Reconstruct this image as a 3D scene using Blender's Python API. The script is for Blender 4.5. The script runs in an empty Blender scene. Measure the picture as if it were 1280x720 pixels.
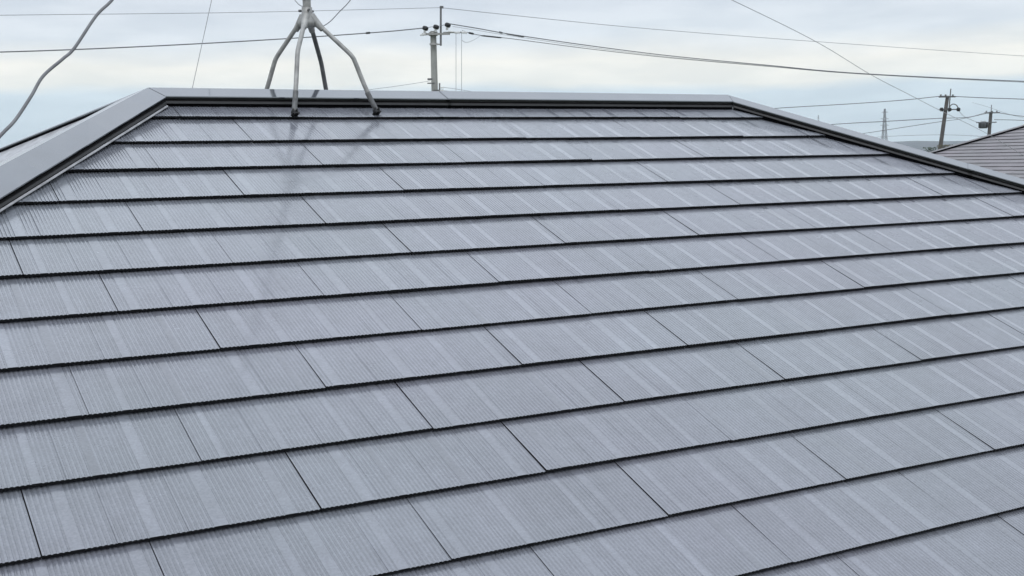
import bpy, bmesh, math, random
from mathutils import Vector, Matrix

S = bpy.context.scene
COL = S.collection
rnd = random.Random(11)

# ------------------------------------------------------------------ camera
CAM = Vector((-1.63692, -3.57709, 7.25682))
F_PX = 1534.45                       # focal length in pixels of a 1280 px wide frame
RX = Vector((0.86287, -0.50508, -0.01872))     # camera right, in world axes
DY = Vector((-0.06859, -0.08032, -0.99441))    # camera down
FZ = Vector((0.50075, 0.85933, -0.10395))      # camera forward
cam_d = bpy.data.cameras.new('camera')
cam = bpy.data.objects.new('camera', cam_d)
COL.objects.link(cam)
m = Matrix((( RX.x, -DY.x, -FZ.x, CAM.x),
            ( RX.y, -DY.y, -FZ.y, CAM.y),
            ( RX.z, -DY.z, -FZ.z, CAM.z),
            (0, 0, 0, 1)))
cam.matrix_world = m
cam_d.sensor_width = 36.0
cam_d.lens = F_PX * 36.0 / 1280.0
cam_d.clip_start = 0.05
cam_d.clip_end = 20000
S.camera = cam
S.render.resolution_x, S.render.resolution_y = 1024, 576

# ------------------------------------------------------------------ world, sun, exposure
S.view_settings.view_transform = 'Standard'
S.view_settings.look = 'None'
S.view_settings.exposure = 0.27
S.view_settings.gamma = 1.0
SUN_EL, SUN_AZ = math.radians(52), math.radians(215)
w = bpy.data.worlds.new('World'); S.world = w; w.use_nodes = True
nt = w.node_tree; nt.nodes.clear()
def N(t, tree=None, **kw):
    n = (tree or nt).nodes.new(t)
    for k, v in kw.items(): setattr(n, k, v)
    return n
def ramp(tree, stops, interp='LINEAR'):
    r = tree.nodes.new('ShaderNodeValToRGB'); r.color_ramp.interpolation = interp
    e = r.color_ramp.elements
    while len(e) > 1: e.remove(e[-1])
    e[0].position = stops[0][0]; e[0].color = (*stops[0][1], 1)
    for p, c in stops[1:]:
        q = e.new(p); q.color = (*c, 1)
    return r
out = N('ShaderNodeOutputWorld'); bg = N('ShaderNodeBackground')
sky = N('ShaderNodeTexSky', sky_type='NISHITA', sun_disc=False)
sky.sun_elevation = SUN_EL; sky.sun_rotation = SUN_AZ
tc = N('ShaderNodeTexCoord'); sep = N('ShaderNodeSeparateXYZ')
nt.links.new(tc.outputs['Generated'], sep.inputs[0])
# cloud noise, flattened towards the horizon
mp = N('ShaderNodeMapping'); mp.inputs['Scale'].default_value = (3.0, 3.0, 15.0)
nt.links.new(tc.outputs['Generated'], mp.inputs[0])
n1 = N('ShaderNodeTexNoise'); n1.inputs['Scale'].default_value = 1.6; n1.inputs['Detail'].default_value = 5
n1.inputs['Roughness'].default_value = 0.5
nt.links.new(mp.outputs[0], n1.inputs['Vector'])
ma = N('ShaderNodeMath', operation='MULTIPLY_ADD')      # elevation wobbled by the clouds
nsub = N('ShaderNodeMath', operation='SUBTRACT'); nsub.inputs[1].default_value = 0.5
nt.links.new(n1.outputs['Fac'], nsub.inputs[0])
nt.links.new(nsub.outputs[0], ma.inputs[0]); ma.inputs[1].default_value = 0.030
nt.links.new(sep.outputs['Z'], ma.inputs[2])
mr = N('ShaderNodeMapRange'); mr.inputs['From Min'].default_value = 0.0; mr.inputs['From Max'].default_value = 0.25
nt.links.new(ma.outputs[0], mr.inputs['Value'])
K = 4.0
cr = ramp(nt, [(0.000*K, (.54, .69, .77)), (0.03*K, (.56, .70, .80)), (0.054*K, (.60, .72, .81)), (0.062*K, (.84, .86, .83)),
               (0.078*K, (.89, .885, .835)), (0.098*K, (.70, .76, .82)), (0.13*K, (.66, .71, .78)), (0.25*K, (.66, .72, .80))])
nt.links.new(mr.outputs[0], cr.inputs[0])
# soft grey mottling of the cloud deck
n2 = N('ShaderNodeTexNoise'); n2.inputs['Scale'].default_value = 4.0; n2.inputs['Detail'].default_value = 6
nt.links.new(mp.outputs[0], n2.inputs['Vector'])
c2 = ramp(nt, [(.36, (.92, .93, .94)), (.64, (1.06, 1.05, 1.04))])
nt.links.new(n2.outputs['Fac'], c2.inputs[0])
mul = N('ShaderNodeMix', data_type='RGBA', blend_type='MULTIPLY'); mul.inputs['Factor'].default_value = 1
nt.links.new(cr.outputs[0], mul.inputs[6]); nt.links.new(c2.outputs[0], mul.inputs[7])
# overcast dome: brighter overhead
zen = N('ShaderNodeMapRange'); zen.inputs['From Min'].default_value = 0.15; zen.inputs['From Max'].default_value = 1.0
zen.inputs['To Min'].default_value = 1.0; zen.inputs['To Max'].default_value = 2.3
nt.links.new(sep.outputs['Z'], zen.inputs['Value'])
zm = N('ShaderNodeVectorMath', operation='SCALE')
nt.links.new(mul.outputs[2], zm.inputs[0]); nt.links.new(zen.outputs[0], zm.inputs['Scale'])
# thin share of clear Nishita sky behind the cloud deck (background strength 0.1)
up = N('ShaderNodeVectorMath', operation='SCALE'); up.inputs['Scale'].default_value = 9.4
nt.links.new(zm.outputs[0], up.inputs[0])
mx = N('ShaderNodeMix', data_type='RGBA'); mx.inputs['Factor'].default_value = 0.90
nt.links.new(sky.outputs[0], mx.inputs[6]); nt.links.new(up.outputs[0], mx.inputs[7])
nt.links.new(mx.outputs[2], bg.inputs['Color']); bg.inputs['Strength'].default_value = 0.1
nt.links.new(bg.outputs[0], out.inputs[0])

sd = bpy.data.lights.new('sun', 'SUN'); sd.energy = 0.6; sd.angle = math.radians(25); sd.color = (1, .97, .93)
so = bpy.data.objects.new('sun', sd); COL.objects.link(so)
sdir = Vector((math.sin(SUN_AZ) * math.cos(SUN_EL), math.cos(SUN_AZ) * math.cos(SUN_EL), math.sin(SUN_EL)))
so.rotation_euler = (-sdir).to_track_quat('-Z', 'Y').to_euler(); so.location = (0, 0, 30)

# ------------------------------------------------------------------ helpers
def at(x, y, depth):
    """world point seen at photo pixel (x, y), a real distance of `depth` metres forward"""
    return CAM + (RX * ((x - 640) / F_PX) + DY * ((y - 360) / F_PX) + FZ) * depth
def tag(o, label=None, cat=None, group=None, kind=None):
    for k, v in (('label', label), ('category', cat), ('group', group), ('kind', kind)):
        if v: o[k] = v
    return o
def empty(name, loc=(0, 0, 0), rz=0, parent=None):
    o = bpy.data.objects.new(name, None); COL.objects.link(o)
    o.location = loc; o.rotation_euler = (0, 0, rz); o.empty_display_size = .2
    if parent: o.parent = parent
    return o
def link(name, me, mats, parent=None):
    for mm in (mats if isinstance(mats, (list, tuple)) else [mats]): me.materials.append(mm)
    o = bpy.data.objects.new(name, me); COL.objects.link(o)
    if parent: o.parent = parent
    return o
def from_bm(name, bm, mats, parent=None, smooth=False):
    me = bpy.data.meshes.new(name); bm.to_mesh(me); bm.free()
    if smooth:
        for p in me.polygons: p.use_smooth = True
    return link(name, me, mats, parent)
class MB:
    def __init__(s): s.v = []; s.f = []; s.mi = []; s.sm = []
    def add(s, vs, fs, mi=0, sm=False):
        b = len(s.v); s.v += [tuple(v) for v in vs]
        for f in fs: s.f.append(tuple(b + i for i in f)); s.mi.append(mi); s.sm.append(sm)
    def box(s, c, d, rot=None, mi=0):
        c = Vector(c); hx, hy, hz = d[0] / 2, d[1] / 2, d[2] / 2
        vs = [Vector((x, y, z)) for x in (-hx, hx) for y in (-hy, hy) for z in (-hz, hz)]
        if rot is not None: vs = [rot @ v for v in vs]
        s.add([v + c for v in vs], [(0, 1, 3, 2), (4, 6, 7, 5), (0, 4, 5, 1), (2, 3, 7, 6), (0, 2, 6, 4), (1, 5, 7, 3)], mi)
    def tube(s, pts, r, n=8, mi=0, cap=True, sx=1.0):
        pts = [Vector(p) for p in pts]
        rs = r if isinstance(r, (list, tuple)) else [r] * len(pts)
        t0 = (pts[1] - pts[0]).normalized()
        a = t0.orthogonal().normalized()
        vs = []
        for i, p in enumerate(pts):
            t = (pts[min(i + 1, len(pts) - 1)] - pts[max(i - 1, 0)]).normalized()
            a = (a - t * a.dot(t)).normalized(); b = t.cross(a)
            for k in range(n):
                g = 2 * math.pi * k / n
                vs.append(p + (a * math.cos(g) * sx + b * math.sin(g)) * rs[i])
        fs = [(i * n + k, i * n + (k + 1) % n, (i + 1) * n + (k + 1) % n, (i + 1) * n + k)
              for i in range(len(pts) - 1) for k in range(n)]
        s.add(vs, fs, mi, True)
        if cap:
            s.add(vs[:n], [tuple(range(n))[::-1]], mi); s.add(vs[-n:], [tuple(range(n))], mi)
    def lathe(s, base, axis, prof, n=14, mi=0):
        base = Vector(base); ax = Vector(axis).normalized(); a = ax.orthogonal().normalized(); b = ax.cross(a)
        vs = [base + ax * h + (a * math.cos(2 * math.pi * k / n) + b * math.sin(2 * math.pi * k / n)) * r for h, r in prof for k in range(n)]
        fs = [(i * n + k, i * n + (k + 1) % n, (i + 1) * n + (k + 1) % n, (i + 1) * n + k) for i in range(len(prof) - 1) for k in range(n)]
        s.add(vs, fs, mi, True)
        s.add(vs[:n], [tuple(range(n))[::-1]], mi); s.add(vs[-n:], [tuple(range(n))], mi)
    def build(s, name, mats, parent=None):
        me = bpy.data.meshes.new(name); me.from_pydata(s.v, [], s.f)
        for p, i, q in zip(me.polygons, s.mi, s.sm): p.material_index = i; p.use_smooth = q
        me.validate(); me.update()
        return link(name, me, mats, parent)
def spline(pts, k=10):
    P = [Vector(p) for p in pts]; P = [P[0] * 2 - P[1]] + P + [P[-1] * 2 - P[-2]]
    o = []
    for i in range(1, len(P) - 2):
        a, b, c, d = P[i - 1:i + 3]
        for j in range(k):
            t = j / k
            o.append(.5 * ((2 * b) + (c - a) * t + (2 * a - 5 * b + 4 * c - d) * t * t + (3 * b - a - 3 * c + d) * t ** 3))
    o.append(P[-2]); return o

def mat(name, col, rough=.6, metal=0.0, spec=.5, bump=None, var=None, coat=0):
    """principled with optional noise bump (scale, strength, dist) and colour variation (scale, amount, stretch)"""
    M = bpy.data.materials.new(name); M.use_nodes = True; t = M.node_tree
    b = t.nodes['Principled BSDF']
    b.inputs['Base Color'].default_value = (*col, 1); b.inputs['Roughness'].default_value = rough
    b.inputs['Metallic'].default_value = metal; b.inputs['Specular IOR Level'].default_value = spec
    b.inputs['Coat Weight'].default_value = coat
    co = t.nodes.new('ShaderNodeTexCoord')
    if var:
        n = t.nodes.new('ShaderNodeTexNoise'); n.inputs['Scale'].default_value = var[0]; n.inputs['Detail'].default_value = 6
        mpn = t.nodes.new('ShaderNodeMapping'); mpn.inputs['Scale'].default_value = var[2] if len(var) > 2 else (1, 1, 1)
        t.links.new(co.outputs['Object'], mpn.inputs[0]); t.links.new(mpn.outputs[0], n.inputs['Vector'])
        lo = tuple(c * (1 - var[1]) for c in col); hi = tuple(min(1, c * (1 + var[1])) for c in col)
        r = ramp(t, [(.3, lo), (.7, hi)]); t.links.new(n.outputs['Fac'], r.inputs[0])
        t.links.new(r.outputs[0], b.inputs['Base Color'])
    if bump:
        n = t.nodes.new('ShaderNodeTexNoise'); n.inputs['Scale'].default_value = bump[0]; n.inputs['Detail'].default_value = 4
        t.links.new(co.outputs['Object'], n.inputs['Vector'])
        bp = t.nodes.new('ShaderNodeBump'); bp.inputs['Strength'].default_value = bump[1]; bp.inputs['Distance'].default_value = bump[2]
        t.links.new(n.outputs['Fac'], bp.inputs['Height']); t.links.new(bp.outputs[0], b.inputs['Normal'])
    return M

def slate_mat(name, col, rough, stain=0.13):
    M = mat(name, col, rough); t = M.node_tree; b = t.nodes['Principled BSDF']; L = t.links.new
    co = t.nodes.new('ShaderNodeTexCoord')
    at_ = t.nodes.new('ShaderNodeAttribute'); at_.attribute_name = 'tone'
    big = t.nodes.new('ShaderNodeTexNoise'); big.inputs['Scale'].default_value = 2.3; big.inputs['Detail'].default_value = 7
    big.inputs['Roughness'].default_value = .6
    L(co.outputs['Object'], big.inputs['Vector'])
    fine = t.nodes.new('ShaderNodeTexNoise'); fine.inputs['Scale'].default_value = 210; fine.inputs['Detail'].default_value = 3
    L(co.outputs['Object'], fine.inputs['Vector'])
    mpn = t.nodes.new('ShaderNodeMapping'); mpn.inputs['Scale'].default_value = (55, 5, 5)
    L(co.outputs['Object'], mpn.inputs[0])
    stk = t.nodes.new('ShaderNodeTexNoise'); stk.inputs['Scale'].default_value = 1.0; stk.inputs['Detail'].default_value = 5
    L(mpn.outputs[0], stk.inputs['Vector'])
    def mr_(src, a, c):
        q = t.nodes.new('ShaderNodeMapRange'); q.inputs['From Min'].default_value = .3; q.inputs['From Max'].default_value = .7
        q.inputs['To Min'].default_value = a; q.inputs['To Max'].default_value = c; L(src, q.inputs['Value']); return q.outputs[0]
    def mm(a, c):
        q = t.nodes.new('ShaderNodeMath'); q.operation = 'MULTIPLY'; L(a, q.inputs[0]); L(c, q.inputs[1]); return q.outputs[0]
    f = mm(mm(mr_(big.outputs['Fac'], 1 - stain, 1 + stain), mr_(fine.outputs['Fac'], .88, 1.12)), mr_(stk.outputs['Fac'], .93, 1.07))
    med = t.nodes.new('ShaderNodeTexNoise'); med.inputs['Scale'].default_value = 26; med.inputs['Detail'].default_value = 6; med.inputs['Roughness'].default_value = .7
    L(co.outputs['Object'], med.inputs['Vector'])
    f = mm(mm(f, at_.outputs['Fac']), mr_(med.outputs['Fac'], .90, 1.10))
    sc = t.nodes.new('ShaderNodeVectorMath'); sc.operation = 'SCALE'; sc.inputs[0].default_value = col
    L(f, sc.inputs['Scale'])
    # slight drift between violet and green grey in the weathered paint
    hn = t.nodes.new('ShaderNodeTexNoise'); hn.inputs['Scale'].default_value = 1.4; hn.inputs['Detail'].default_value = 3
    hm = t.nodes.new('ShaderNodeMapping'); hm.inputs['Location'].default_value = (7, 3, 1); L(co.outputs['Object'], hm.inputs[0]); L(hm.outputs[0], hn.inputs['Vector'])
    hr = ramp(t, [(.35, (1.015, .99, 1.02)), (.65, (.98, 1.01, 1.0))]); L(hn.outputs['Fac'], hr.inputs[0])
    mu = t.nodes.new('ShaderNodeMix'); mu.data_type = 'RGBA'; mu.blend_type = 'MULTIPLY'; mu.inputs['Factor'].default_value = 1
    L(sc.outputs[0], mu.inputs[6]); L(hr.outputs[0], mu.inputs[7]); L(mu.outputs[2], b.inputs['Base Color'])
    L(mr_(big.outputs['Fac'], rough - .05, rough + .08), b.inputs['Roughness'])
    bp = t.nodes.new('ShaderNodeBump'); bp.inputs['Strength'].default_value = .35; bp.inputs['Distance'].default_value = .0008
    L(fine.outputs['Fac'], bp.inputs['Height']); L(bp.outputs[0], b.inputs['Normal'])
    return M

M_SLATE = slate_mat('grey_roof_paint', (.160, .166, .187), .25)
M_SLATE.node_tree.nodes['Principled BSDF'].inputs['Coat Weight'].default_value = .75
M_SLATE.node_tree.nodes['Principled BSDF'].inputs['Coat Roughness'].default_value = .11
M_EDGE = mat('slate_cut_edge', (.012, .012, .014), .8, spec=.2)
M_UNDER = mat('roofing_felt', (.008, .008, .009), .95, spec=.1)
M_CAP = mat('painted_flashing', (.080, .087, .100), .08, var=(9, .10), bump=(9, .05, .003))
M_CAP.node_tree.nodes['Principled BSDF'].inputs['IOR'].default_value = 2.3
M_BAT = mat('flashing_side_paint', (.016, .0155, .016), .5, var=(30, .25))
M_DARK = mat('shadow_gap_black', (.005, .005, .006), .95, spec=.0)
M_LIP = mat('bare_flashing_edge', (.33, .33, .34), .35, var=(30, .3))
M_WALL = mat('cream_siding', (.55, .52, .46), .8, bump=(60, .3, .004), var=(3, .08))
M_WHITE = mat('white_metal_gutter', (.62, .62, .60), .4)
M_GALV = mat('galvanised_steel', (.30, .295, .28), .50, metal=.35, var=(40, .28), bump=(120, .25, .001))
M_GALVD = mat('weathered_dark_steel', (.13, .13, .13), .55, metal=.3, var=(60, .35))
M_BLACK = mat('black_rubber', (.012, .012, .013), .6)
M_CABLE = mat('grey_cable_sheath', (.115, .115, .12), .5, var=(25, .25))
M_WIRE = mat('aerial_wire', (.17, .175, .185), .6)
M_CONCD = mat('aged_pole_concrete', (.085, .078, .072), .85, var=(2, .2))
M_WIREL = mat('pale_wire', (.34, .35, .37), .6)
M_CONC = mat('pole_concrete', (.30, .30, .28), .85, var=(2, .15), bump=(30, .3, .01))
M_PORC = mat('white_porcelain', (.70, .70, .68), .25)

# ------------------------------------------------------------------ roof geometry
CS, SN = 0.912287, 0.409550          # main slope, 24.2 degrees
H = 0.178916                         # exposed height of one slate course
TILE = 0.455
T = 0.0112                           # step at each course

def slope_slates(name, parent, O, U, V, Nn, u0, u1, rows, offs, clip, ribs, mats, seed, joint_w=None, h=H, tile=TILE, t=T):
    """slates on one slope. clip: list of (point, normal) planes, outside is removed. O is where u=v=0"""
    r = random.Random(seed)
    V_, F_, MI, TN = [], [], [], []
    def add(vs, fs, mi, tn):
        b = len(V_); V_.extend(vs)
        for f in fs: F_.append(tuple(b + i for i in f)); MI.append(mi); TN.append(tn)
    def P(u, v, w_): return O + U * u + V * v + Nn * w_
    for k in rows:
        vb = k * h; vt = (k - 1) * h - .012
        off = offs(k)
        n0 = math.floor((u0 - off) / tile) - 1; n1 = math.ceil((u1 - off) / tile) + 1
        for n in range(n0, n1):
            a = off + n * tile; b = a + tile
            # skip slates outside the clipped shape
            skip = False
            for pc, nc in clip:
                if all((P(uu, vv, 0) - pc).dot(nc) > .02 for uu in (a, b) for vv in (vt, vb)): skip = True
            if skip: continue
            if joint_w: ga, gb = joint_w(k, a), joint_w(k, b)
            else: ga = gb = .0012
            a += ga / 2; b -= gb / 2
            dv = r.uniform(-.0012, .0012); dw = r.uniform(-.0007, .0007); tilt = r.uniform(-.0010, .0010)
            tone = r.uniform(.97, 1.03)
            prof = []      # (u, w, tone)
            if ribs:
                u = a; nb = 4; bw = (b - a) / nb
                p = .0085
                for q in range(nb):
                    s0 = a + bw * q + r.uniform(.20, .80) * bw - .011; sw = r.uniform(.010, .021)
                    end = a + bw * (q + 1)
                    st = 1.0 + (r.uniform(-.03, .10) if r.random() < .8 else r.uniform(-.24, -.10))
                    while u < end - 1e-4:
                        if s0 is not None and u >= s0 - p * .5:
                            prof += [(u, 0, st), (min(u + sw, end), 0, 1)]; u = min(u + sw, end); s0 = None
                        else:
                            e = min(u + p, end)
                            g = e - u
                            prof += [(u + g * .05, 0, 1), (u + g * .45, 0, .97), (u + g * .60, -.0012, .86), (u + g * .84, -.0012, .94)]  # grooves get darker tones: rib shading painted into the colour
                            u = e
                prof.append((b, 0, 1))
            else:
                prof = [(a, 0, 1), (b, 0, 1)]
            m_ = len(prof)
            top = []; 
            for uu, ww, _ in prof:
                tt = tilt * ((uu - a) / (b - a) - .5) * 2
                top.append(P(uu, vt, ww * .8 - t + dw - .0003))
            bot = [P(uu, vb + dv, ww + dw + tilt * ((uu - a) / (b - a) - .5) * 2) for uu, ww, _ in prof]
            base = len(V_)
            V_.extend(top); V_.extend(bot)
            for i in range(m_ - 1):
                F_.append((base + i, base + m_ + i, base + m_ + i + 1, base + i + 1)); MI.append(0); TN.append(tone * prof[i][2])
            # butt edge, underside and the two sides
            lo = [P(uu, vb + dv - .001, -t * .64 + dw) for uu, _, _ in prof]
            b2 = len(V_); V_.extend(lo)
            for i in range(m_ - 1):
                F_.append((base + m_ + i, b2 + i, b2 + i + 1, base + m_ + i + 1)); MI.append(1); TN.append(1)
            ends = [P(a, vb - .05, -t * .64 - .002), P(b, vb - .05, -t * .64 - .002)]
            b3 = len(V_); V_.extend(ends)
            F_.append((b2, b3, b3 + 1, b2 + m_ - 1)); MI.append(1); TN.append(1)
            b4 = len(V_); V_.extend([P(a, vt, -t - .006), P(b, vt, -t - .006)])
            F_.append((base, b4, b2, base + m_)); MI.append(1); TN.append(1)
            F_.append((base + m_ - 1, base + 2 * m_ - 1, b2 + m_ - 1, b4 + 1)); MI.append(1); TN.append(1)
    # felt under everything
    kv0 = (min(rows) - 1) * h; kv1 = max(rows) * h
    add([P(u0 - .3, kv0, -t - .007), P(u0 - .3, kv1 - .02, -t - .007), P(u1 + .3, kv1 - .02, -t - .007), P(u1 + .3, kv0, -t - .007)], [(0, 1, 2, 3)], 2, 1)
    me = bpy.data.meshes.new(name); me.from_pydata([tuple(v) for v in V_], [], F_)
    for p, i in zip(me.polygons, MI): p.material_index = i
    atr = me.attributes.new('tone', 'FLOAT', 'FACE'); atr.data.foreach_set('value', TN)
    bm = bmesh.new(); bm.from_mesh(me)
    for pc, nc in clip:
        bmesh.ops.bisect_plane(bm, geom=bm.verts[:] + bm.edges[:] + bm.faces[:], plane_co=pc, plane_no=nc, clear_outer=True)
    bm.to_mesh(me); bm.free()
    return link(name, me, mats, parent)

def hip_roof(parent, Al, Ar, cs, sn, dl, dr, rows, offs, mats, capm, ribs, seed, v_shift, wd=.068, hc=.025, seams=None, h=H, lip=True, t=T, back=0.0, joint_w=None):
    """Hip roof. Al, Ar: ridge end points (x, y, z) in the parent's frame. dl, dr: hip offset along the ridge per metre of slope."""
    Al, Ar = Vector(Al), Vector(Ar)
    X = Vector((1, 0, 0))
    sb = math.sin(math.asin(sn) - math.radians(back)); cb = math.sqrt(1 - sb * sb)
    VF, VB = Vector((0, -cs, -sn)), Vector((0, cb, -sb))
    NF, NB = Vector((0, -sn, cs)), Vector((0, sb, cb))
    gl = math.hypot(sn, dl); VL = Vector((-dl, 0, -sn)) / gl; NL = Vector((-sn, 0, dl)) / gl
    gr = math.hypot(sn, dr); VR = Vector((dr, 0, -sn)) / gr; NR = Vector((sn, 0, dr)) / gr
    vmax = rows[-1] * h + v_shift             # slope length from the ridge line to the eave
    def vert_plane(A, d, keep):               # vertical plane through a hip; keep = a point that stays
        n = Vector((d.y, -d.x, 0)).normalized()
        if (keep - A).dot(n) > 0: n = -n
        return (A + n * -.004, n)
    tFL = Vector((-dl, -cs, -sn)); tBL = Vector((-dl * sb / sn, cb, -sb)); tFR = Vector((dr, -cs, -sn)); tBR = Vector((dr * sb / sn, cb, -sb))
    mid = (Al + Ar) / 2
    Oz = Vector((0, Al.y, Al.z)) 
    # front: v=0 lies v_shift below the ridge line
    kf = mid + VF * 2; kb = mid + VB * 2; kl = Al + VL * 2; kr = Ar + VR * 2
    def ridgeclip(Vd): return (Vector((0, Al.y, Al.z)), -Vector((0, Vd.y, 0)).normalized())
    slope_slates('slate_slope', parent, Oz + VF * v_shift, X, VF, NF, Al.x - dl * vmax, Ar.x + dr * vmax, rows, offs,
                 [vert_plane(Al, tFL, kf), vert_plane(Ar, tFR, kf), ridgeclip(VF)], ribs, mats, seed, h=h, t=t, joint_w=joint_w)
    slope_slates('slate_slope', parent, Oz + VB * v_shift * sn / sb, X, VB, NB, Al.x - dl * vmax, Ar.x + dr * vmax, rows, offs,
                 [vert_plane(Al, tBL, kb), vert_plane(Ar, tBR, kb), ridgeclip(VB)], False, mats, seed + 1, h=h * sn / sb, t=t)
    Y = Vector((0, 1, 0))
    eave = vmax * sn
    for A, Vd, Nd, ta, tb, kk, sd_, g in ((Al, VL, NL, tFL, tBL, kl, seed + 2, gl), (Ar, VR, NR, tFR, tBR, kr, seed + 3, gr)):
        hh = h * g                                            # same rise per course as the front
        sh = v_shift * g
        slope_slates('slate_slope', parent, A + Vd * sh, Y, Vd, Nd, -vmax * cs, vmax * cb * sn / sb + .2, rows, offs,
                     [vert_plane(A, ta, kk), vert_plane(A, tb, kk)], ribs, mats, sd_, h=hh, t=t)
    # ---- caps
    M_cap, M_side, M_gap, M_lip_ = capm
    def apex(A, n_end, hgt):
        # intersection of the lifted front, back and end slopes
        z = hgt / cs
        return A + Vector(((hgt - n_end.z * z) / n_end.x, 0, z))
    LEN = vmax
    def side_pt(A, n_end, t, n_side, ref, d, hgt, a):
        s_ = n_side.cross(t).normalized()
        if s_.dot(ref - A) < 0: s_ = -s_
        return apex(A, n_end, hgt) + t * a + s_ * d
    def solve_mitre_front(A, n_end, t, n_side, ref, Vd, d, hgt):
        # a such that the hip edge line meets the ridge edge line (offset d down the slope)
        p = side_pt(A, n_end, t, n_side, ref, d, hgt, 0); target = apex(A, n_end, hgt) + Vd * d
        return (target.z - p.z) / t.z
    def solve_mitre_end(A, n_end, t, n_side, ref, d, hgt):
        p = side_pt(A, n_end, t, n_side, ref, d, hgt, 0)
        return (A.y - p.y) / t.y
    secs = {   # name: (material, list of (offset, height))
        'cover': (M_cap, [(0, hc), (wd, hc), (wd, hc - .0028), (wd - .012, hc - .0030)]),
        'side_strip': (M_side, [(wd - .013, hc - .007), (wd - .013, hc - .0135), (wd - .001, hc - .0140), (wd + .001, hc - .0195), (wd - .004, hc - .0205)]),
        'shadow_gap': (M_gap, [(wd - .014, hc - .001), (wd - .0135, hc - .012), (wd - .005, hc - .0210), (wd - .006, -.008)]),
    }
    secs_end = {   # the bend is flatter than the roof, so this face stands off the end slope
        'cover': (M_cap, [(0, hc), (wd, hc + .0015), (wd, hc + .0002), (wd - .012, hc + .0002)]),
        'side_strip': (M_side, [(wd - .006, hc + .0002), (wd - .006, -.008)])}
    secs_back = {
        'cover': (M_cap, [(0, hc), (.014, hc - .0015), (.014, hc - .005), (.008, hc - .005)]),
        'side_strip': (M_gap, [(.0135, hc - .0045), (.016, hc - .011), (.0165, hc - .012)]),
        'shadow_gap': (M_LIP, [(.0165, hc - .012), (.13, .0005)])}  # not a gap here: pale apron added to read as the slope behind
    def build_line(nm, stations, end=None):
        """stations: function(side, d, hgt, which) -> point, which in 0..n"""
        n_st, fn, dh = stations
        root = None
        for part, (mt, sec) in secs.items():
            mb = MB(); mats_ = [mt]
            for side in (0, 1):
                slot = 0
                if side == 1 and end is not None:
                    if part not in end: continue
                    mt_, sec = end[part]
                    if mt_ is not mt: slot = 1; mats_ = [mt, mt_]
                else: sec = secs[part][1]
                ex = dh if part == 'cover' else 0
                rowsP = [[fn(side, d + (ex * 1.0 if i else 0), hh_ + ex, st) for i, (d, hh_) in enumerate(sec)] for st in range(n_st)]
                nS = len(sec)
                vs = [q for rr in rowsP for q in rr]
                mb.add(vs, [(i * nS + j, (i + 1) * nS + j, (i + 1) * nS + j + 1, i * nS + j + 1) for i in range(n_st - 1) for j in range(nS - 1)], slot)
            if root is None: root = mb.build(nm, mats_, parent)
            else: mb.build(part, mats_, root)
        return root
    seams = seams or {}
    # ridge, in two lengths lapped at the seam
    xs = seams.get('ridge', mid.x)
    for (s0, s1, dh) in ((0, 1, 0), (1, 2, .0012)):
        def fn(side, d, hgt, st, s0=s0):
            which = s0 + st
            Vd = (VF, VB)[side]; nn = (NF, NB)[side]
            if which == 0:
                p = apex(Al, NL, hgt) + Vd * d; t = (tFL, tBL)[side]
                a = solve_mitre_front(Al, NL, t, nn, (kf, kb)[side], Vd, d, hgt)
                return side_pt(Al, NL, t, nn, (kf, kb)[side], d, hgt, a) + X * .0012
            if which == 2:
                t = (tFR, tBR)[side]
                a = solve_mitre_front(Ar, NR, t, nn, (kf, kb)[side], Vd, d, hgt)
                return side_pt(Ar, NR, t, nn, (kf, kb)[side], d, hgt, a) - X * .0012
            q = apex(Al, NL, hgt) + Vd * d; q.x = xs + (.012 if s0 == 0 else 0); return q
        build_line('ridge_cap', (2, fn, dh))
    for key, A, ne, t, nn, kk, Vd, ke, ne2 in (('fl', Al, NL, tFL, NF, kf, VF, kl, NL), ('bl', Al, NL, tBL, NB, kb, VB, kl, NL),
                                              ('fr', Ar, NR, tFR, NF, kf, VF, kr, NR), ('br', Ar, NR, tBR, NB, kb, VB, kr, NR)):
        sm = seams.get(key, .72)
        for s0, dh in ((0, 0), (1, .0012)):
            NST = 9
            def fn(side, d, hgt, st, s0=s0, kx=(1.09 if key == 'fl' and lip else 1.0)):
                d *= kx
                if side == 0: nS_, rf = nn, kk
                else: nS_, rf = ne2, ke
                a0 = (solve_mitre_front(A, ne, t, nS_, rf, Vd, d, hgt) if side == 0 else solve_mitre_end(A, ne, t, nS_, rf, d, hgt)) + .0012
                if s0 == 0: a = a0 + (sm + .012 - a0) * st / (NST - 1)
                else: a = sm + ((LEN if 'f' in key else LEN * sn / sb) + .01 - sm) * st / (NST - 1)
                # the hip cap stands off more towards the eave
                if kx > 1 and (d == 0 or (side == 1 and hgt >= hc)): hgt += max(0, a) * .024
                if lip and key == 'bl' and hgt > .002: hgt += max(0, a) * .022
                return side_pt(A, ne, t, nS_, rf, d, hgt, a)
            rt = build_line('hip_cap', (NST, fn, dh), {'fl': secs_end, 'bl': secs_back, 'br': secs_back}.get(key) if lip else None)
            if lip and s0 == 0 or lip and s0 == 1:
                mb = MB()
                for side in (0,):
                    secL = [(wd + .001, .0035), (wd + .0065, .0030), (wd + .0065, .0015)]
                    rr = [[fn(side, d, hh_, st) for d, hh_ in secL] for st in (0, NST - 1)]
                    vs = [q for x_ in rr for q in x_]
                    mb.add(vs, [(0, 3, 4, 1), (1, 4, 5, 2)])
                if key == 'fl': mb.build('edge_strip', [M_lip_], rt)
    return dict(vmax=vmax, eave_z=Al.z - vmax * sn, x0=Al.x - dl * vmax, x1=Ar.x + dr * vmax, y0=Al.y - cs * vmax, y1=Al.y + cb * vmax * sn / sb)

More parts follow.
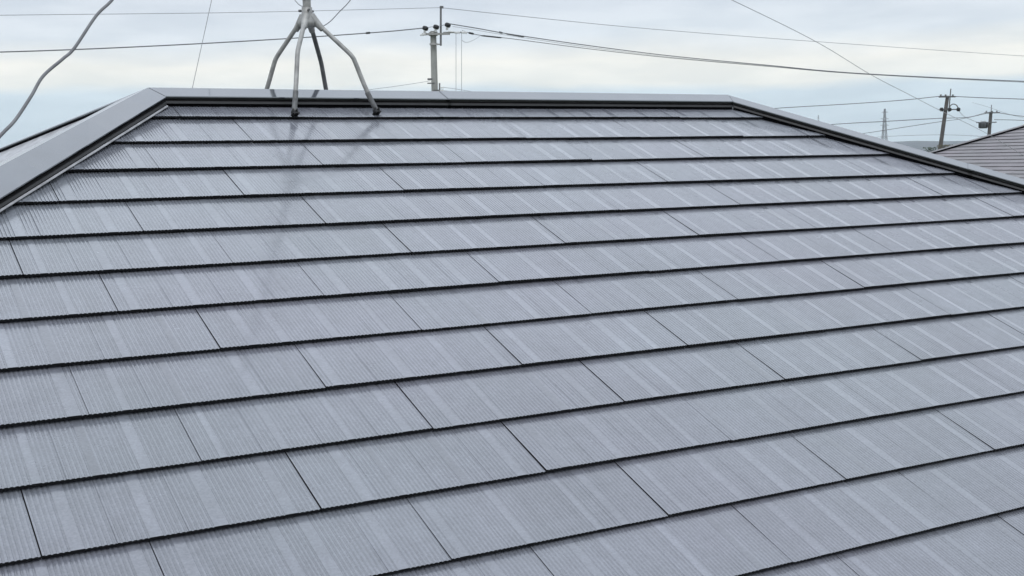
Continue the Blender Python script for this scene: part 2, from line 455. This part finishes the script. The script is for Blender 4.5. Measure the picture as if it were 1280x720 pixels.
def house_body(parent, g, overhang=.45, z0=0):
    ez = g['eave_z'] - .03
    x0, x1, y0, y1 = g['x0'], g['x1'], g['y0'], g['y1']
    mb = MB(); o = overhang
    mb.box(((x0 + x1) / 2, (y0 + y1) / 2, (ez - .04 + z0) / 2), (x1 - x0 - 2 * o, y1 - y0 - 2 * o, ez - .04 - z0)); mb.build('wall', [M_WALL], parent)
    mb = MB()
    mb.box(((x0 + x1) / 2, (y0 + y1) / 2, ez - .01), (x1 - x0 - .06, y1 - y0 - .06, .05)); mb.build('soffit', [M_WHITE], parent)
    for (a, b) in (((x0, y0), (x1, y0)), ((x0, y1), (x1, y1)), ((x0, y0), (x0, y1)), ((x1, y0), (x1, y1))):
        c = Vector(((a[0] + b[0]) / 2, (a[1] + b[1]) / 2, 0)); dd = (c - Vector(((x0 + x1) / 2, (y0 + y1) / 2, 0))).normalized() * .05
        A_ = Vector((a[0], a[1], ez - .02)) + dd; B_ = Vector((b[0], b[1], ez - .02)) + dd
        mb = MB(); n = 8; w_ = dd.normalized()
        prof = [(w_ * math.cos(q) * .055 + Vector((0, 0, -math.sin(q) * .055))) for q in [math.pi * i / n for i in range(n + 1)]]
        vs = [A_ + q for q in prof] + [B_ + q for q in prof] + [A_ + q * .92 for q in prof] + [B_ + q * .92 for q in prof]
        m_ = n + 1
        mb.add(vs, [(i, m_ + i, m_ + i + 1, i + 1) for i in range(n)] + [(2 * m_ + i, 2 * m_ + i + 1, 3 * m_ + i + 1, 3 * m_ + i) for i in range(n)])
        mb.build('gutter', [M_WHITE], parent)

# ------------------------------------------------------------------ ground, hills
M_GROUND = mat('ground_grass_and_earth', (.10, .11, .075), .95, var=(.02, .35))
mb = MB(); R_ = 3500
mb.add([(-R_, -R_, 0), (R_, -R_, 0), (R_, R_, 0), (-R_, R_, 0)], [(0, 1, 2, 3)])
tag(mb.build('ground', [M_GROUND]), kind='structure')
M_HILL = mat('wooded_hill', (.03, .045, .055), .95, var=(.01, .3))
def hills():
    r = random.Random(5); vs = []; fs = []
    n = 220; rings = [(2300, 0.0), (2650, .55), (3000, 1.0), (3300, .5)]
    ph = [r.uniform(0, 6.28) for _ in range(8)]
    for i in range(n):
        th = -1.7 + 3.4 * i / (n - 1)                 # azimuth from +Y towards +X
        hgt = 27 + 5 * math.sin(th * 5 + ph[0]) + 3.5 * math.sin(th * 13 + ph[1]) + 1.8 * math.sin(th * 31 + ph[2]) + 1.1 * math.sin(th * 77 + ph[3])
        for rr, k in rings:
            vs.append((math.sin(th) * rr, math.cos(th) * rr, -1 + (hgt + 1) * k + (r.uniform(-.6, .6) if k else 0)))
    for i in range(n - 1):
        for j in range(3):
            a = i * 4 + j; fs.append((a, a + 1, a + 5, a + 4))
    me = bpy.data.meshes.new('hills'); me.from_pydata(vs, [], fs)
    for p in me.polygons: p.use_smooth = True
    return tag(link('hills', me, [M_HILL]), kind='structure')
hills()

# ------------------------------------------------------------------ main house
OFFS = {0: .258, 1: .415, 2: .106, 3: .278, 4: .434, 5: .139, 6: .295, 7: .0025, 8: .163, 9: .318, 10: .0193, 11: .184, 12: .341}
def offs_main(k): return OFFS.get(k, (.258 + .155 * k) % TILE)
JV = {10: [(-0.883, 2), (-0.434, 2), (-1.345, 2), (0.026, 1)], 9: [(-0.591, 2), (-0.137, 2), (0.324, 1)], 8: [(-0.739, 1), (-0.299, 2), (0.16, 2), (0.618, 1)],
      11: [(-0.273, 2), (0.193, 1), (-1.186, 1)], 12: [(-0.116, 2), (0.346, 2)], 7: [(-0.903, 2), (-0.45, 2), (0.005, 2), (0.94, 1)], 6: [(-1.064, 2), (-0.112, 1)],
      5: [(-1.229, 2), (-0.313, 2), (0.141, 2), (0.589, 2)], 4: [(-0.926, 1), (-0.474, 2), (0.886, 2)], 3: [(-1.085, 2), (-0.634, 2)], 1: [(-0.495, 2)],
      2: [(-0.339, 1)], 0: [(-0.652, 1)], 13: [(0.035, 2)]}
def joint_main(k, u):          # most joints are nearly closed by paint, some stand open
    for uu, s_ in JV.get(k, []):
        if abs(uu - u) < .08: return .0027 if k == 9 and s_ == 2 else (.0011, .0018)[s_ - 1]
    return .0005
ZR = 7.4
VS = .152                                              # first course line lies this far below the ridge line
Ayz = Vector((0, 0, ZR)) - Vector((0, -CS, -SN)) * VS
house = empty('house', (0, 0, 0))
tag(house, 'house in the foreground under a wide grey painted slate hip roof with metal ridge caps', 'house')
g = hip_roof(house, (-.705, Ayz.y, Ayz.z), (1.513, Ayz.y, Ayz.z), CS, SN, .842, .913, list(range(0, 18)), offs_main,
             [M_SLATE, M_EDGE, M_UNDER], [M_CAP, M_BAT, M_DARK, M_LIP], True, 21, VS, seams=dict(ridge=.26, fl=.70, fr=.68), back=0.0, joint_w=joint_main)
house_body(house, g)

# ------------------------------------------------------------------ neighbour's house (right)
MN_SL = slate_mat('brown_grey_slate', (.165, .152, .155), .5, .22)
MN_CAP = mat('brown_flashing', (.11, .10, .10), .4, var=(10, .2))
cn, sn_n = math.cos(math.radians(22)), math.sin(math.radians(22))
nb_apex = at(1334, 142, 26.0)
rh = Vector((RX.x, RX.y, 0)).normalized(); fh = Vector((FZ.x, FZ.y, 0)).normalized()
view = Vector((nb_apex.x - CAM.x, nb_apex.y - CAM.y, 0)).normalized(); vr = Vector((view.y, -view.x, 0))
ex = (vr - view).normalized()                          # ridge runs right and towards the viewer
nb = empty('neighbour_house', (nb_apex.x, nb_apex.y, 0), math.atan2(ex.y, ex.x))
tag(nb, 'neighbouring house at the right edge, its brown slate hip roof rising behind the grey roof', 'house')
gn = hip_roof(nb, (0, 0, nb_apex.z), (3.0, 0, nb_apex.z), cn, sn_n, cn, cn, list(range(0, 24)), lambda k: (.23 * (k % 2)),
              [MN_SL, M_EDGE, M_UNDER], [MN_CAP, M_DARK, M_DARK, MN_CAP], False, 61, .10, wd=.11, hc=.032, h=.182, lip=False, t=.011)
house_body(nb, gn)

# ------------------------------------------------------------------ antenna roof mount with mast
hub = Vector((-.197, .145, 7.702))
mount = empty('antenna_mount', (hub.x, hub.y, 7.4651))
tag(mount, 'galvanised four-legged antenna mount straddling the ridge of the grey roof', 'antenna mount')
def rel(p): return Vector(p) - Vector(mount.location)
legs = [  # foot, bend, hub end ; front legs have a dark sleeve
    (Vector((-.304, .0025, 7.4015)), Vector((-.268, .052, 7.600)), True),
    (Vector((-.028, .0158, 7.4075)), Vector((-.086, .050, 7.588)), True),
    (Vector((-.322, .2876, 7.4015)), Vector((-.275, .232, 7.592)), False),
    (Vector((-.075, .2743, 7.4045)), Vector((-.118, .238, 7.583)), False)]
for fo, be, front in legs:
    hd = Vector((be.x - hub.x, be.y - hub.y, 0)).normalized()
    top = hub + hd * .022 + Vector((0, 0, .004))
    mid1 = be
    path = [top, top.lerp(mid1, .5), mid1.lerp(top, .12), mid1, mid1.lerp(fo, .10), mid1.lerp(fo, .5), fo + Vector((0, 0, .014))]
    path[3] = (path[2] + path[4]) / 2 * .4 + mid1 * .6
    mb = MB(); mb.tube([rel(p) for p in spline(path, 6)], .0072, 12)
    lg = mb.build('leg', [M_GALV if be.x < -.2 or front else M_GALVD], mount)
    if front:
        a = fo.lerp(mid1, .38); mb = MB()
        mb.tube([rel(a), rel(fo + Vector((0, 0, .014)))], .0083, 12); mb.build('sleeve', [M_GALVD], lg)
    sgn = -1 if front else 1
    q = Matrix.Rotation(sgn * -math.radians(24.2) * -1, 3, 'X')
    nrm = Vector((0, sgn * SN, CS))
    mb = MB(); mb.box(rel(fo + nrm * .003), (.022, .034, .003), q); mb.box(rel(fo + nrm * .010 + Vector((.006, 0, 0))), (.003, .022, .018), q)
    mb.box(rel(fo + nrm * .010 - Vector((.006, 0, 0))), (.003, .022, .018), q)
    mb.tube([rel(fo + nrm * .012 - Vector((.009, 0, 0))), rel(fo + nrm * .012 + Vector((.009, 0, 0)))], .0035, 8)
    mb.build('foot', [M_BLACK], lg)
# hub casting: flared clamp with bolts
mb = MB()
mb.lathe(rel(hub) + Vector((0, 0, -.018)), (0, 0, 1), [(0, .018), (.002, .028), (.016, .031), (.030, .023), (.046, .0168), (.062, .0165), (.062, .0135)], 20)
for fo, be, _ in legs:
    hd = Vector((be.x - hub.x, be.y - hub.y, 0)).normalized()
    mb.tube([rel(hub + hd * .012 + Vector((0, 0, .016))), rel(hub.lerp(be, .26) + hd * .012 + Vector((0, 0, .003)))], [.0150, .0090], 10)
hb = mb.build('hub_clamp', [M_GALV], mount)
for a in (0.4, 2.5, 4.6):
    mb = MB(); d = Vector((math.cos(a), math.sin(a), 0)); mb.tube([rel(hub) + Vector((0, 0, .034)) + d * .014, rel(hub) + Vector((0, 0, .034)) + d * .027], .004, 6)
    mb.build('bolt', [M_GALVD], hb)
mast = MB(); mast.tube([rel(hub) + Vector((0, 0, .0)), rel(hub) + Vector((.004, 0, 1.25))], .0128, 16)
mast.build('mast', [M_GALV], mount)
mb = MB(); mb.lathe(rel(hub) + Vector((0, 0, .068)), (0, 0, 1), [(0, .0135), (0, .0165), (.012, .0165), (.012, .0135)], 16); mb.build('collar', [M_GALVD], mount)
mast_top = hub + Vector((.004, 0, 1.20))

def wire(name, pts, r, m_, label, cat='wire', group=None, k=8, n=6):
    P = spline(pts, k); o = P[0].copy()
    mb = MB(); mb.tube([p - o for p in P], r, n)
    ob = mb.build(name, [m_]); ob.location = o
    return tag(ob, label, cat, group)

wire('antenna_cable', [mast_top, at(300, -240, 3.55), at(205, -95, 3.2), at(160, -28, 3.02), at(140, 0, 2.95), at(120, 20, 2.87), at(93, 60, 2.78), at(78, 74, 2.73), at(54, 95, 2.66),
      at(39, 120, 2.6), at(19, 150, 2.53), at(0, 170, 2.46), at(-40, 215, 2.38), at(-120, 300, 2.3), at(-230, 400, 2.25)],
     .0036, M_CABLE, 'thick kinked grey cable hanging from the antenna mast down past the left hip', 'cable', n=10)
wire('guy_wire', [mast_top, at(377, -350, 3.87) * .0 + mast_top.lerp(at(240, 112, 4.35), .5), at(240, 112, 4.35)], .0010, M_WIREL,
     'thin pale guy wire slanting down from the antenna mast to behind the ridge', 'wire', n=6)
wire('antenna_lead', [hub + Vector((.013, 0, .03)), at(397, 33, 3.9), at(410, 29, 3.9), at(424, 15, 3.9), at(438, 0, 3.9), at(452, -24, 3.9), at(440, -80, 3.88), mast_top - Vector((0, 0, .6))], .0014, M_WIRE,
     'thin lead curving out right of the mount hub and up to the mast', 'cable', n=6)
wire('antenna_stay', [hub + Vector((-.012, 0, .045)), at(372, 4, 3.85), at(367, -8, 3.84), at(366, -60, 3.84), mast_top - Vector((0, 0, .7))], .0012, M_WIREL,
     'short thin stay rising left of the mount hub beside the mast', 'wire', n=6)

# ------------------------------------------------------------------ utility poles
def pole_base(px, ytop, depth):
    p = at(px, ytop, depth); return Vector((p.x, p.y, 0)), p.z
CR = Vector((RX.x, RX.y, 0)).normalized()              # horizontal, across the view
CF = Vector((-CR.y, CR.x, 0))
def insulator(root, p, axis, r=.055, length=.28, mt=None):
    mb = MB(); n = 4; prof = []
    for i in range(n):
        h0 = length * i / n; prof += [(h0, r * .45), (h0 + length / n * .35, r), (h0 + length / n * .65, r * .95), (h0 + length / n * .7, r * .45)]
    mb.lathe(p, axis, prof, 12); return mb.build('insulator', [mt or M_PORC], root)
def rotz(v): return Matrix.Rotation(math.atan2(v.y, v.x), 3, 'Z')

D1 = 55.0
b1, zt1 = pole_base(541.5, 39, D1)
p1 = empty('utility_pole', b1); tag(p1, 'tall concrete utility pole behind the ridge, right of the antenna mount', 'utility pole')
def r1(px, py, dd=0): return at(px, py, D1 + dd) - b1
mb = MB(); mb.tube([(0, 0, 0), (0, 0, zt1 * .5), (0, 0, zt1)], [.19, .165, .135], 20); mb.build('shaft', [M_CONC], p1)
zc = r1(541, 43).z
mb = MB(); mb.box(r1(545, 42.5, -.25), (1.25, .09, .09), rotz(CR)); mb.build('crossarm', [M_GALV], p1)
mb = MB(); mb.box(r1(566, 40.5, -.2), (.86, .07, .06), rotz(CR)); mb.build('crossarm', [M_GALV], p1)
mb = MB(); mb.tube([r1(551, 57, -.2), r1(551, 8, -.2)], .045, 10); mb.box(r1(552, 9, -.2), (.16, .12, .10), rotz(CR)); mb.build('ground_wire_bracket', [M_GALVD], p1)
mb = MB(); mb.box(r1(544.5, 55.5, -.2), (.52, .07, .06), rotz(CR)); mb.lathe(Vector((0, 0, r1(541, 56).z)), (0, 0, 1), [(0, .16), (0, .18), (.07, .18), (.07, .16)], 18); mb.build('band', [M_GALV], p1)
mb = MB(); mb.lathe(Vector((0, 0, r1(541, 43).z - .06)), (0, 0, 1), [(0, .15), (0, .20), (.16, .20), (.16, .15)], 18); mb.build('band', [M_GALV], p1)
for (px, py) in ((531, 35), (544.5, 33.5), (559, 31)):
    base = r1(px, py + 6.5, -.25)
    ins = insulator(p1, base, (0, 0, 1), .07, .16)
    mb = MB(); mb.lathe(base + Vector((0, 0, .13)), (CR * .35 + Vector((0, 0, 1))).normalized(), [(0, .08), (.02, .13), (.12, .14), (.17, .11), (.19, .05)], 14); mb.build('cap_cover', [M_BLACK], ins)
for (px, py, dx) in ((532, 43, -1), (560, 39.5, 1), (568, 40.5, 1), (577, 40.5, 1)):
    insulator(p1, r1(px, py, -.3), (CR * dx + Vector((0, 0, -.06))).normalized(), .06, .26)
mb = MB()
for px in (570, 577): mb.tube([r1(px, 41, -.3), r1(px, 130, -.3)], .012, 6)
mb.build('drop_conductor', [M_WIREL], p1)
mb = MB(); mb.tube(spline([r1(577, 50, -.3), r1(583, 53, -.2), r1(592, 50, 0), r1(600, 45, .3)], 6), .010, 6); mb.build('jumper_loop', [M_WIREL], p1)
mb = MB(); mb.tube([r1(549.5, 104, -.25), r1(549.5, 116, -.25)], .035, 8); mb.box(r1(548, 113, -.2), (.45, .08, .06), rotz(CR))
mb.build('low_bracket', [M_GALVD], p1)
for py in (109.5, 113.5): insulator(p1, r1(550, py, -.3), CR, .045, .17)
mb = MB(); mb.box(r1(537.5, 99, -.1), (.22, .08, .08), rotz(CR)); mb.box(r1(539, 104, -.2), (.34, .05, .05), rotz(CR)); mb.build('step_bracket', [M_GALVD], p1)

GW = 'overhead wires on the near pole'
def W_(pts, r, m_, label, name='overhead_wire', grp=None): return wire(name, [at(*p) for p in pts], r, m_, label, 'overhead wire', grp)
W_([(-160, 22, 44), (0, 19, 46), (300, 15.5, 51), (551, 9.5, 54.8)], .012, M_WIREL, 'thin top wire running left from the tip of the concrete pole across the pale sky')
W_([(551, 9.5, 54.8), (640, 19, 58), (800, 35, 64), (1000, 50.5, 71), (1280, 70, 82), (1460, 80, 90)], .014, M_WIREL, 'faint top wire running right from the tip of the concrete pole')
W_([(-160, 67, 44), (0, 65, 46), (160, 59, 49), (330, 50, 51.5), (470, 40.5, 53.8), (530, 35, 54.7)], .024, M_WIRE, 'heavy wire sagging left from the black insulators past the antenna mount')
W_([(531, 35.5, 54.6), (537, 34, 54.7), (544.5, 33, 54.7), (552, 32, 54.7), (559, 30, 54.7)], .012, M_WIRE, 'short link wire joining the three black capped insulators on the pole')
W_([(561, 29.5, 54.8), (600, 36, 56), (640, 43, 58), (740, 57.5, 62), (840, 70, 66), (960, 81.5, 71), (1080, 92, 76), (1280, 101.5, 84), (1460, 108, 92)], .022, M_WIRE, 'upper heavy wire descending right from the tallest black insulator')
W_([(578, 38.5, 54.8), (600, 44, 56), (640, 48.5, 58), (740, 61.5, 62), (840, 72.5, 66), (960, 83, 71), (1080, 92.8, 76), (1280, 102.8, 84), (1460, 109, 92)], .016, M_WIRE, 'lower heavy wire with dark sleeves descending right from the crossarm end')
W_([(566, 33, 54.6), (600, 38.5, 56), (640, 45, 58), (740, 59.5, 62), (840, 71.5, 66), (960, 82.3, 71), (1080, 92.4, 76), (1280, 102.1, 84), (1460, 108, 92)], .010, M_WIREL, 'thin middle wire between the two heavy wires right of the pole')
for (a, b, lab) in (((624, 40.2, 57.5), (628, 41.2, 57.7), 'small black clamp on the upper wire right of the concrete pole'),
                    ((632, 42, 57.9), (655, 46, 58.7), 'long dark sleeve on the upper wire right of the concrete pole'),
                    ((586, 41.0, 55.2), (592, 42.4, 55.5), 'small black clamp on the lower wire close to the concrete pole'),
                    ((601, 44.4, 56.1), (627, 47.2, 57.4), 'long dark sleeve on the lower wire close to the concrete pole'),
                    ((457, 41.5, 53.6), (463, 40.9, 53.7), 'small dark clamp on the wire between antenna mount and pole')):
    mb = MB(); A_, B_ = at(*a), at(*b); L_ = B_ - A_
    mb.tube([Vector((0, 0, 0)), L_ * .1, L_ * .9, L_], [.02, .045, .045, .02] if L_.length < .4 else [.02, .034, .034, .02], 10)
    o = mb.build('wire_sleeve', [M_BLACK]); o.location = A_; tag(o, lab, 'wire sleeve')
W_([(538, 101, 54.8), (520, 104, 54), (500, 107, 53), (470, 111, 51), (440, 114.5, 50)], .010, M_WIREL, 'faint low wire running left from the pole just above the ridge')
W_([(554, 109, 54.8), (575, 112, 56), (600, 116, 57), (640, 122, 60)], .010, M_WIREL, 'upper of the two low wires dropping behind the ridge right of the pole')
W_([(554, 113, 54.8), (575, 116, 56), (600, 120, 57), (640, 127, 60)], .010, M_WIREL, 'lower of the two low wires dropping behind the ridge right of the pole')
# service wire crossing in front of everything at the right
W_([(780, -62, 12), (915, 0, 13.5), (1020, 52, 15), (1088, 93, 16), (1140, 120, 17), (1175, 138, 17.8), (1230, 165, 19), (1280, 195, 20), (1330, 228, 21)], .0036, M_WIREL,
   'thin slanting wire falling to the right across the sky and over the brown roof')

# pole 2 (leaning), pole 3
D2 = 110.0
b2 = at(1172.5, 210, D2); b2.z = 0
tp2 = at(1184.5, 120, D2)
f2 = tp2 - at(1175, 187, D2); f2 = f2 / f2.z
b2 = tp2 - f2 * tp2.z
p2 = empty('utility_pole', b2); tag(p2, 'leaning concrete utility pole standing left of the brown roof', 'utility pole')
def r2(px, py, dd=0): return at(px, py, D2 + dd) - b2
mb = MB(); mb.tube([(0, 0, 0), (tp2 - b2) * .5, tp2 - b2], [.21, .19, .155], 16); mb.build('shaft', [M_CONCD], p2)
mb = MB(); mb.tube([r2(1186, 140), r2(1188.5, 111)], .05, 8); mb.build('ground_wire_bracket', [M_GALVD], p2)
mb = MB(); mb.box(r2(1184, 121, -.2), (1.5, .12, .12), rotz(CR)); mb.build('crossarm', [M_GALVD], p2)
mb = MB(); mb.box(r2(1186, 137, -.2), (1.7, .12, .10), rotz(CR)); mb.build('crossarm', [M_GALVD], p2)
for px in (1176, 1182, 1191): insulator(p2, r2(px, 121, -.2), (0, 0, 1), .10, .22, M_GALVD)
for px in (1177, 1187, 1198):
    mb = MB(); mb.lathe(r2(px, 138.5, -.2), (0, 0, 1), [(-.05, .08), (0, .16), (.2, .17), (.28, .10)], 12); mb.build('cutout', [M_BLACK], p2)
mb = MB(); mb.tube(spline([r2(1186, 135), r2(1190, 130.5), r2(1195, 131), r2(1198.5, 136)], 6), .045, 8); mb.build('curved_bracket', [M_GALVD], p2)

D3 = 128.0
tp3 = at(1238.7, 140, D3); f3 = tp3 - at(1236, 172, D3); f3 = f3 / f3.z; b3 = tp3 - f3 * tp3.z
p3 = empty('utility_pole', b3); tag(p3, 'utility pole carrying a dark transformer behind the brown roof hip', 'utility pole')
def r3(px, py, dd=0): return at(px, py, D3 + dd) - b3
mb = MB(); mb.tube([(0, 0, 0), (tp3 - b3) * .5, tp3 - b3], [.21, .19, .165], 16); mb.build('shaft', [M_CONCD], p3)
mb = MB(); mb.tube([r3(1238.7, 146), r3(1239.3, 131)], .04, 8); mb.build('ground_wire_bracket', [M_GALVD], p3)
mb = MB(); mb.box(r3(1240, 141, -.2), (1.6, .12, .12), rotz(CR)); mb.build('crossarm', [M_GALVD], p3)
mb = MB(); mb.box(r3(1233, 153, -.2), (2.1, .10, .10), rotz(CR)); mb.build('crossarm', [M_GALVD], p3)
for px in (1233, 1240, 1246): insulator(p3, r3(px, 141, -.2), (0, 0, 1), .10, .22, M_GALVD)
tr = MB(); tr.lathe(r3(1229, 160.5, -.5), (0, 0, 1), [(0, .36), (.05, .40), (.60, .40), (.66, .34), (.72, .12)], 18)
to = tr.build('transformer', [mat('transformer_paint', (.06, .065, .07), .5)], p3)
for k_ in range(8):
    mb = MB(); a = k_ * math.pi / 4; mb.box(r3(1229, 160.5, -.5) + Vector((math.cos(a) * .43, math.sin(a) * .43, .32)), (.08, .02, .5), Matrix.Rotation(a, 3, 'Z')); mb.build('cooling_fin', [M_BLACK], to)
for px in (1226.5, 1231.5): insulator(to, r3(px, 153, -.5), (0, 0, 1), .06, .2)

W_([(930, 139, 118), (975, 135, 116), (1060, 130, 113), (1130, 125, 111), (1176, 120.3, 109.8), (1192, 120.5, 109.8), (1235, 122.5, 108), (1280, 124, 106), (1380, 129, 103)], .034, M_WIRE, 'dark wire over the top crossarm of the leaning pole')
W_([(960, 162, 120), (1040, 155.5, 116), (1110, 151.5, 113), (1172, 148, 110), (1210, 146.5, 120), (1233, 141, 127.6), (1247, 141, 127.8), (1280, 145.5, 132), (1360, 153, 140)], .034, M_WIRE, 'dark wire crossing the leaning pole and rising to the top of the transformer pole')
W_([(1040, 172, 116), (1085, 166, 113), (1130, 159, 112), (1176, 152, 110), (1205, 148, 118), (1233, 142, 127.6)], .026, M_WIRE, 'dark wire rising from the left hip to the transformer pole top')
W_([(1243, 149.5, 127.6), (1280, 150.5, 130), (1380, 155, 136)], .034, M_WIRE, 'short dark wire leaving the transformer pole towards the right edge')
W_([(1070, 173, 180), (1120, 170, 170), (1180, 168.5, 160), (1240, 171, 150)], .030, M_WIREL, 'faint low wire crossing behind the base of the leaning pole')
W_([(1198, 138, 110), (1206, 146, 118), (1222, 153, 127)], .022, M_WIREL, 'short wire falling from the leaning pole to the transformer crossarm')
W_([(1215, 128, 160), (1236, 134, 128), (1262, 143, 132), (1300, 152, 140)], .018, M_WIREL, 'faint thin wire over the tip of the transformer pole')

# ------------------------------------------------------------------ lattice towers far away
M_TOW = mat('tower_steel', (.20, .21, .22), .6, metal=.3)
def tower(px, ytop, depth, wb, label, r=.22):
    p = at(px, ytop, depth); root = empty('lattice_tower', (p.x, p.y, 0)); Hh = p.z
    tag(root, label, 'lattice tower', )
    mb = MB(); n = 9
    def c(z, i):
        k = z / Hh; ww = wb * (1 - k) ** 1.2 * .5 + .7
        q = math.pi / 4 + i * math.pi / 2 + .4
        return Vector((math.cos(q) * ww * 1.41, math.sin(q) * ww * 1.41, z))
    zs = [Hh * (i / n) ** .9 for i in range(n + 1)]
    for i in range(4): mb.tube([c(z, i) for z in zs], r, 5)
    mb.build('mast_leg', [M_TOW], root)
    mb = MB()
    for a, b in zip(zs, zs[1:]):
        for i in range(4):
            j = (i + 1) % 4
            mb.tube([c(a, i), c(b, j)], r * .6, 4); mb.tube([c(a, j), c(b, i)], r * .6, 4); mb.tube([c(b, i), c(b, j)], r * .6, 4)
    mb.build('bracing', [M_TOW], root)
    for z, L_ in ((.93, 4.0), (.80, 5.0), (.67, 5.5)):
        mb = MB()
        for s_ in (-1, 1):
            mb.tube([Vector((0, 0, Hh * z + .9)) + CR * s_ * .8, Vector((0, 0, Hh * z)) + CR * s_ * L_], [r * .9, r * .4], 4)
            mb.tube([Vector((0, 0, Hh * z - .6)) + CR * s_ * .8, Vector((0, 0, Hh * z)) + CR * s_ * L_], [r * .8, r * .4], 4)
        mb.build('arm', [M_TOW], root)
tower(1106, 136, 1500, 7, 'tall lattice tower in the haze left of the leaning pole', .36)
tower(1023, 144, 2700, 10, 'tiny very faint lattice tower just above the right hip', .16)

# ------------------------------------------------------------------ trees by the leaning pole
M_LEAF = mat('leaf_green', (.035, .05, .03), .7, var=(1.5, .4)); M_LEAFO = mat('leaf_olive', (.08, .07, .04), .7, var=(1.5, .4)); M_BARK = mat('bark', (.09, .07, .05), .9)
def tree(px, ytop, depth, wid, lm, label, seed):
    r = random.Random(seed); p = at(px, ytop, depth); Ht = p.z
    root = empty('tree', (p.x, p.y, 0)); tag(root, label, 'tree', 'trees beyond the roofs')
    mb = MB(); mb.tube([(0, 0, 0), (.05, .03, Ht * .4), (.1, .1, Ht * .75)], [.22, .15, .06], 8)
    for k_ in range(6):
        a = r.uniform(0, 6.28); mb.tube([(.05, .03, Ht * r.uniform(.3, .5)), (math.cos(a) * wid * .25, math.sin(a) * wid * .25, Ht * .65), (math.cos(a) * wid * .4, math.sin(a) * wid * .4, Ht * .82)], [.08, .05, .02], 6)
    mb.build('trunk', [M_BARK], root)
    mb = MB(); cl = []
    for _ in range(26):
        a = r.uniform(0, 6.28); q = r.random() ** .5; z = r.uniform(.45, .99)
        rr = wid * .5 * q * math.sin(math.pi * min(1, (z - .3) / .75)) ; cl.append((Vector((math.cos(a) * rr, math.sin(a) * rr, Ht * z)), r.uniform(.35, .75)))
    for c_, s_ in cl:
        for _ in range(120):
            d = Vector((r.gauss(0, 1), r.gauss(0, 1), r.gauss(0, .8))) * s_ * .5
            u = Vector((r.gauss(0, 1), r.gauss(0, 1), r.gauss(0, 1))).normalized(); v = u.orthogonal().normalized()
            k_ = r.uniform(.05, .11); o = c_ + d
            o.z = min(o.z, Ht)
            mb.add([o - u * k_, o + v * k_ * .6, o + u * k_, o - v * k_ * .6], [(0, 1, 2, 3)])
    mb.build('crown', [lm], root)
tree(1168, 184.5, 100, 5.0, M_LEAF, 'dark green tree top just left of the leaning pole foot', 3)
tree(1182, 181.5, 104, 3.6, M_LEAFO, 'olive tree top beside the foot of the leaning pole on its right', 4)
tree(1135, 186.0, 150, 7.0, M_LEAF, 'distant tree top barely clearing the hip below the tall lattice tower', 6)

# ------------------------------------------------------------------ haze
M_HAZE = bpy.data.materials.new('haze'); M_HAZE.use_nodes = True; ht = M_HAZE.node_tree; ht.nodes.clear()
ho = ht.nodes.new('ShaderNodeOutputMaterial'); hv = ht.nodes.new('ShaderNodeVolumePrincipled')
hv.inputs['Color'].default_value = (.93, .97, 1, 1); hv.inputs['Density'].default_value = 0.00016
hv.inputs['Anisotropy'].default_value = 0.0
ht.links.new(hv.outputs[0], ho.inputs['Volume'])
mb = MB(); mb.box((0, 0, 54), (7400, 7400, 110)); tag(mb.build('haze', [M_HAZE]), kind='stuff')
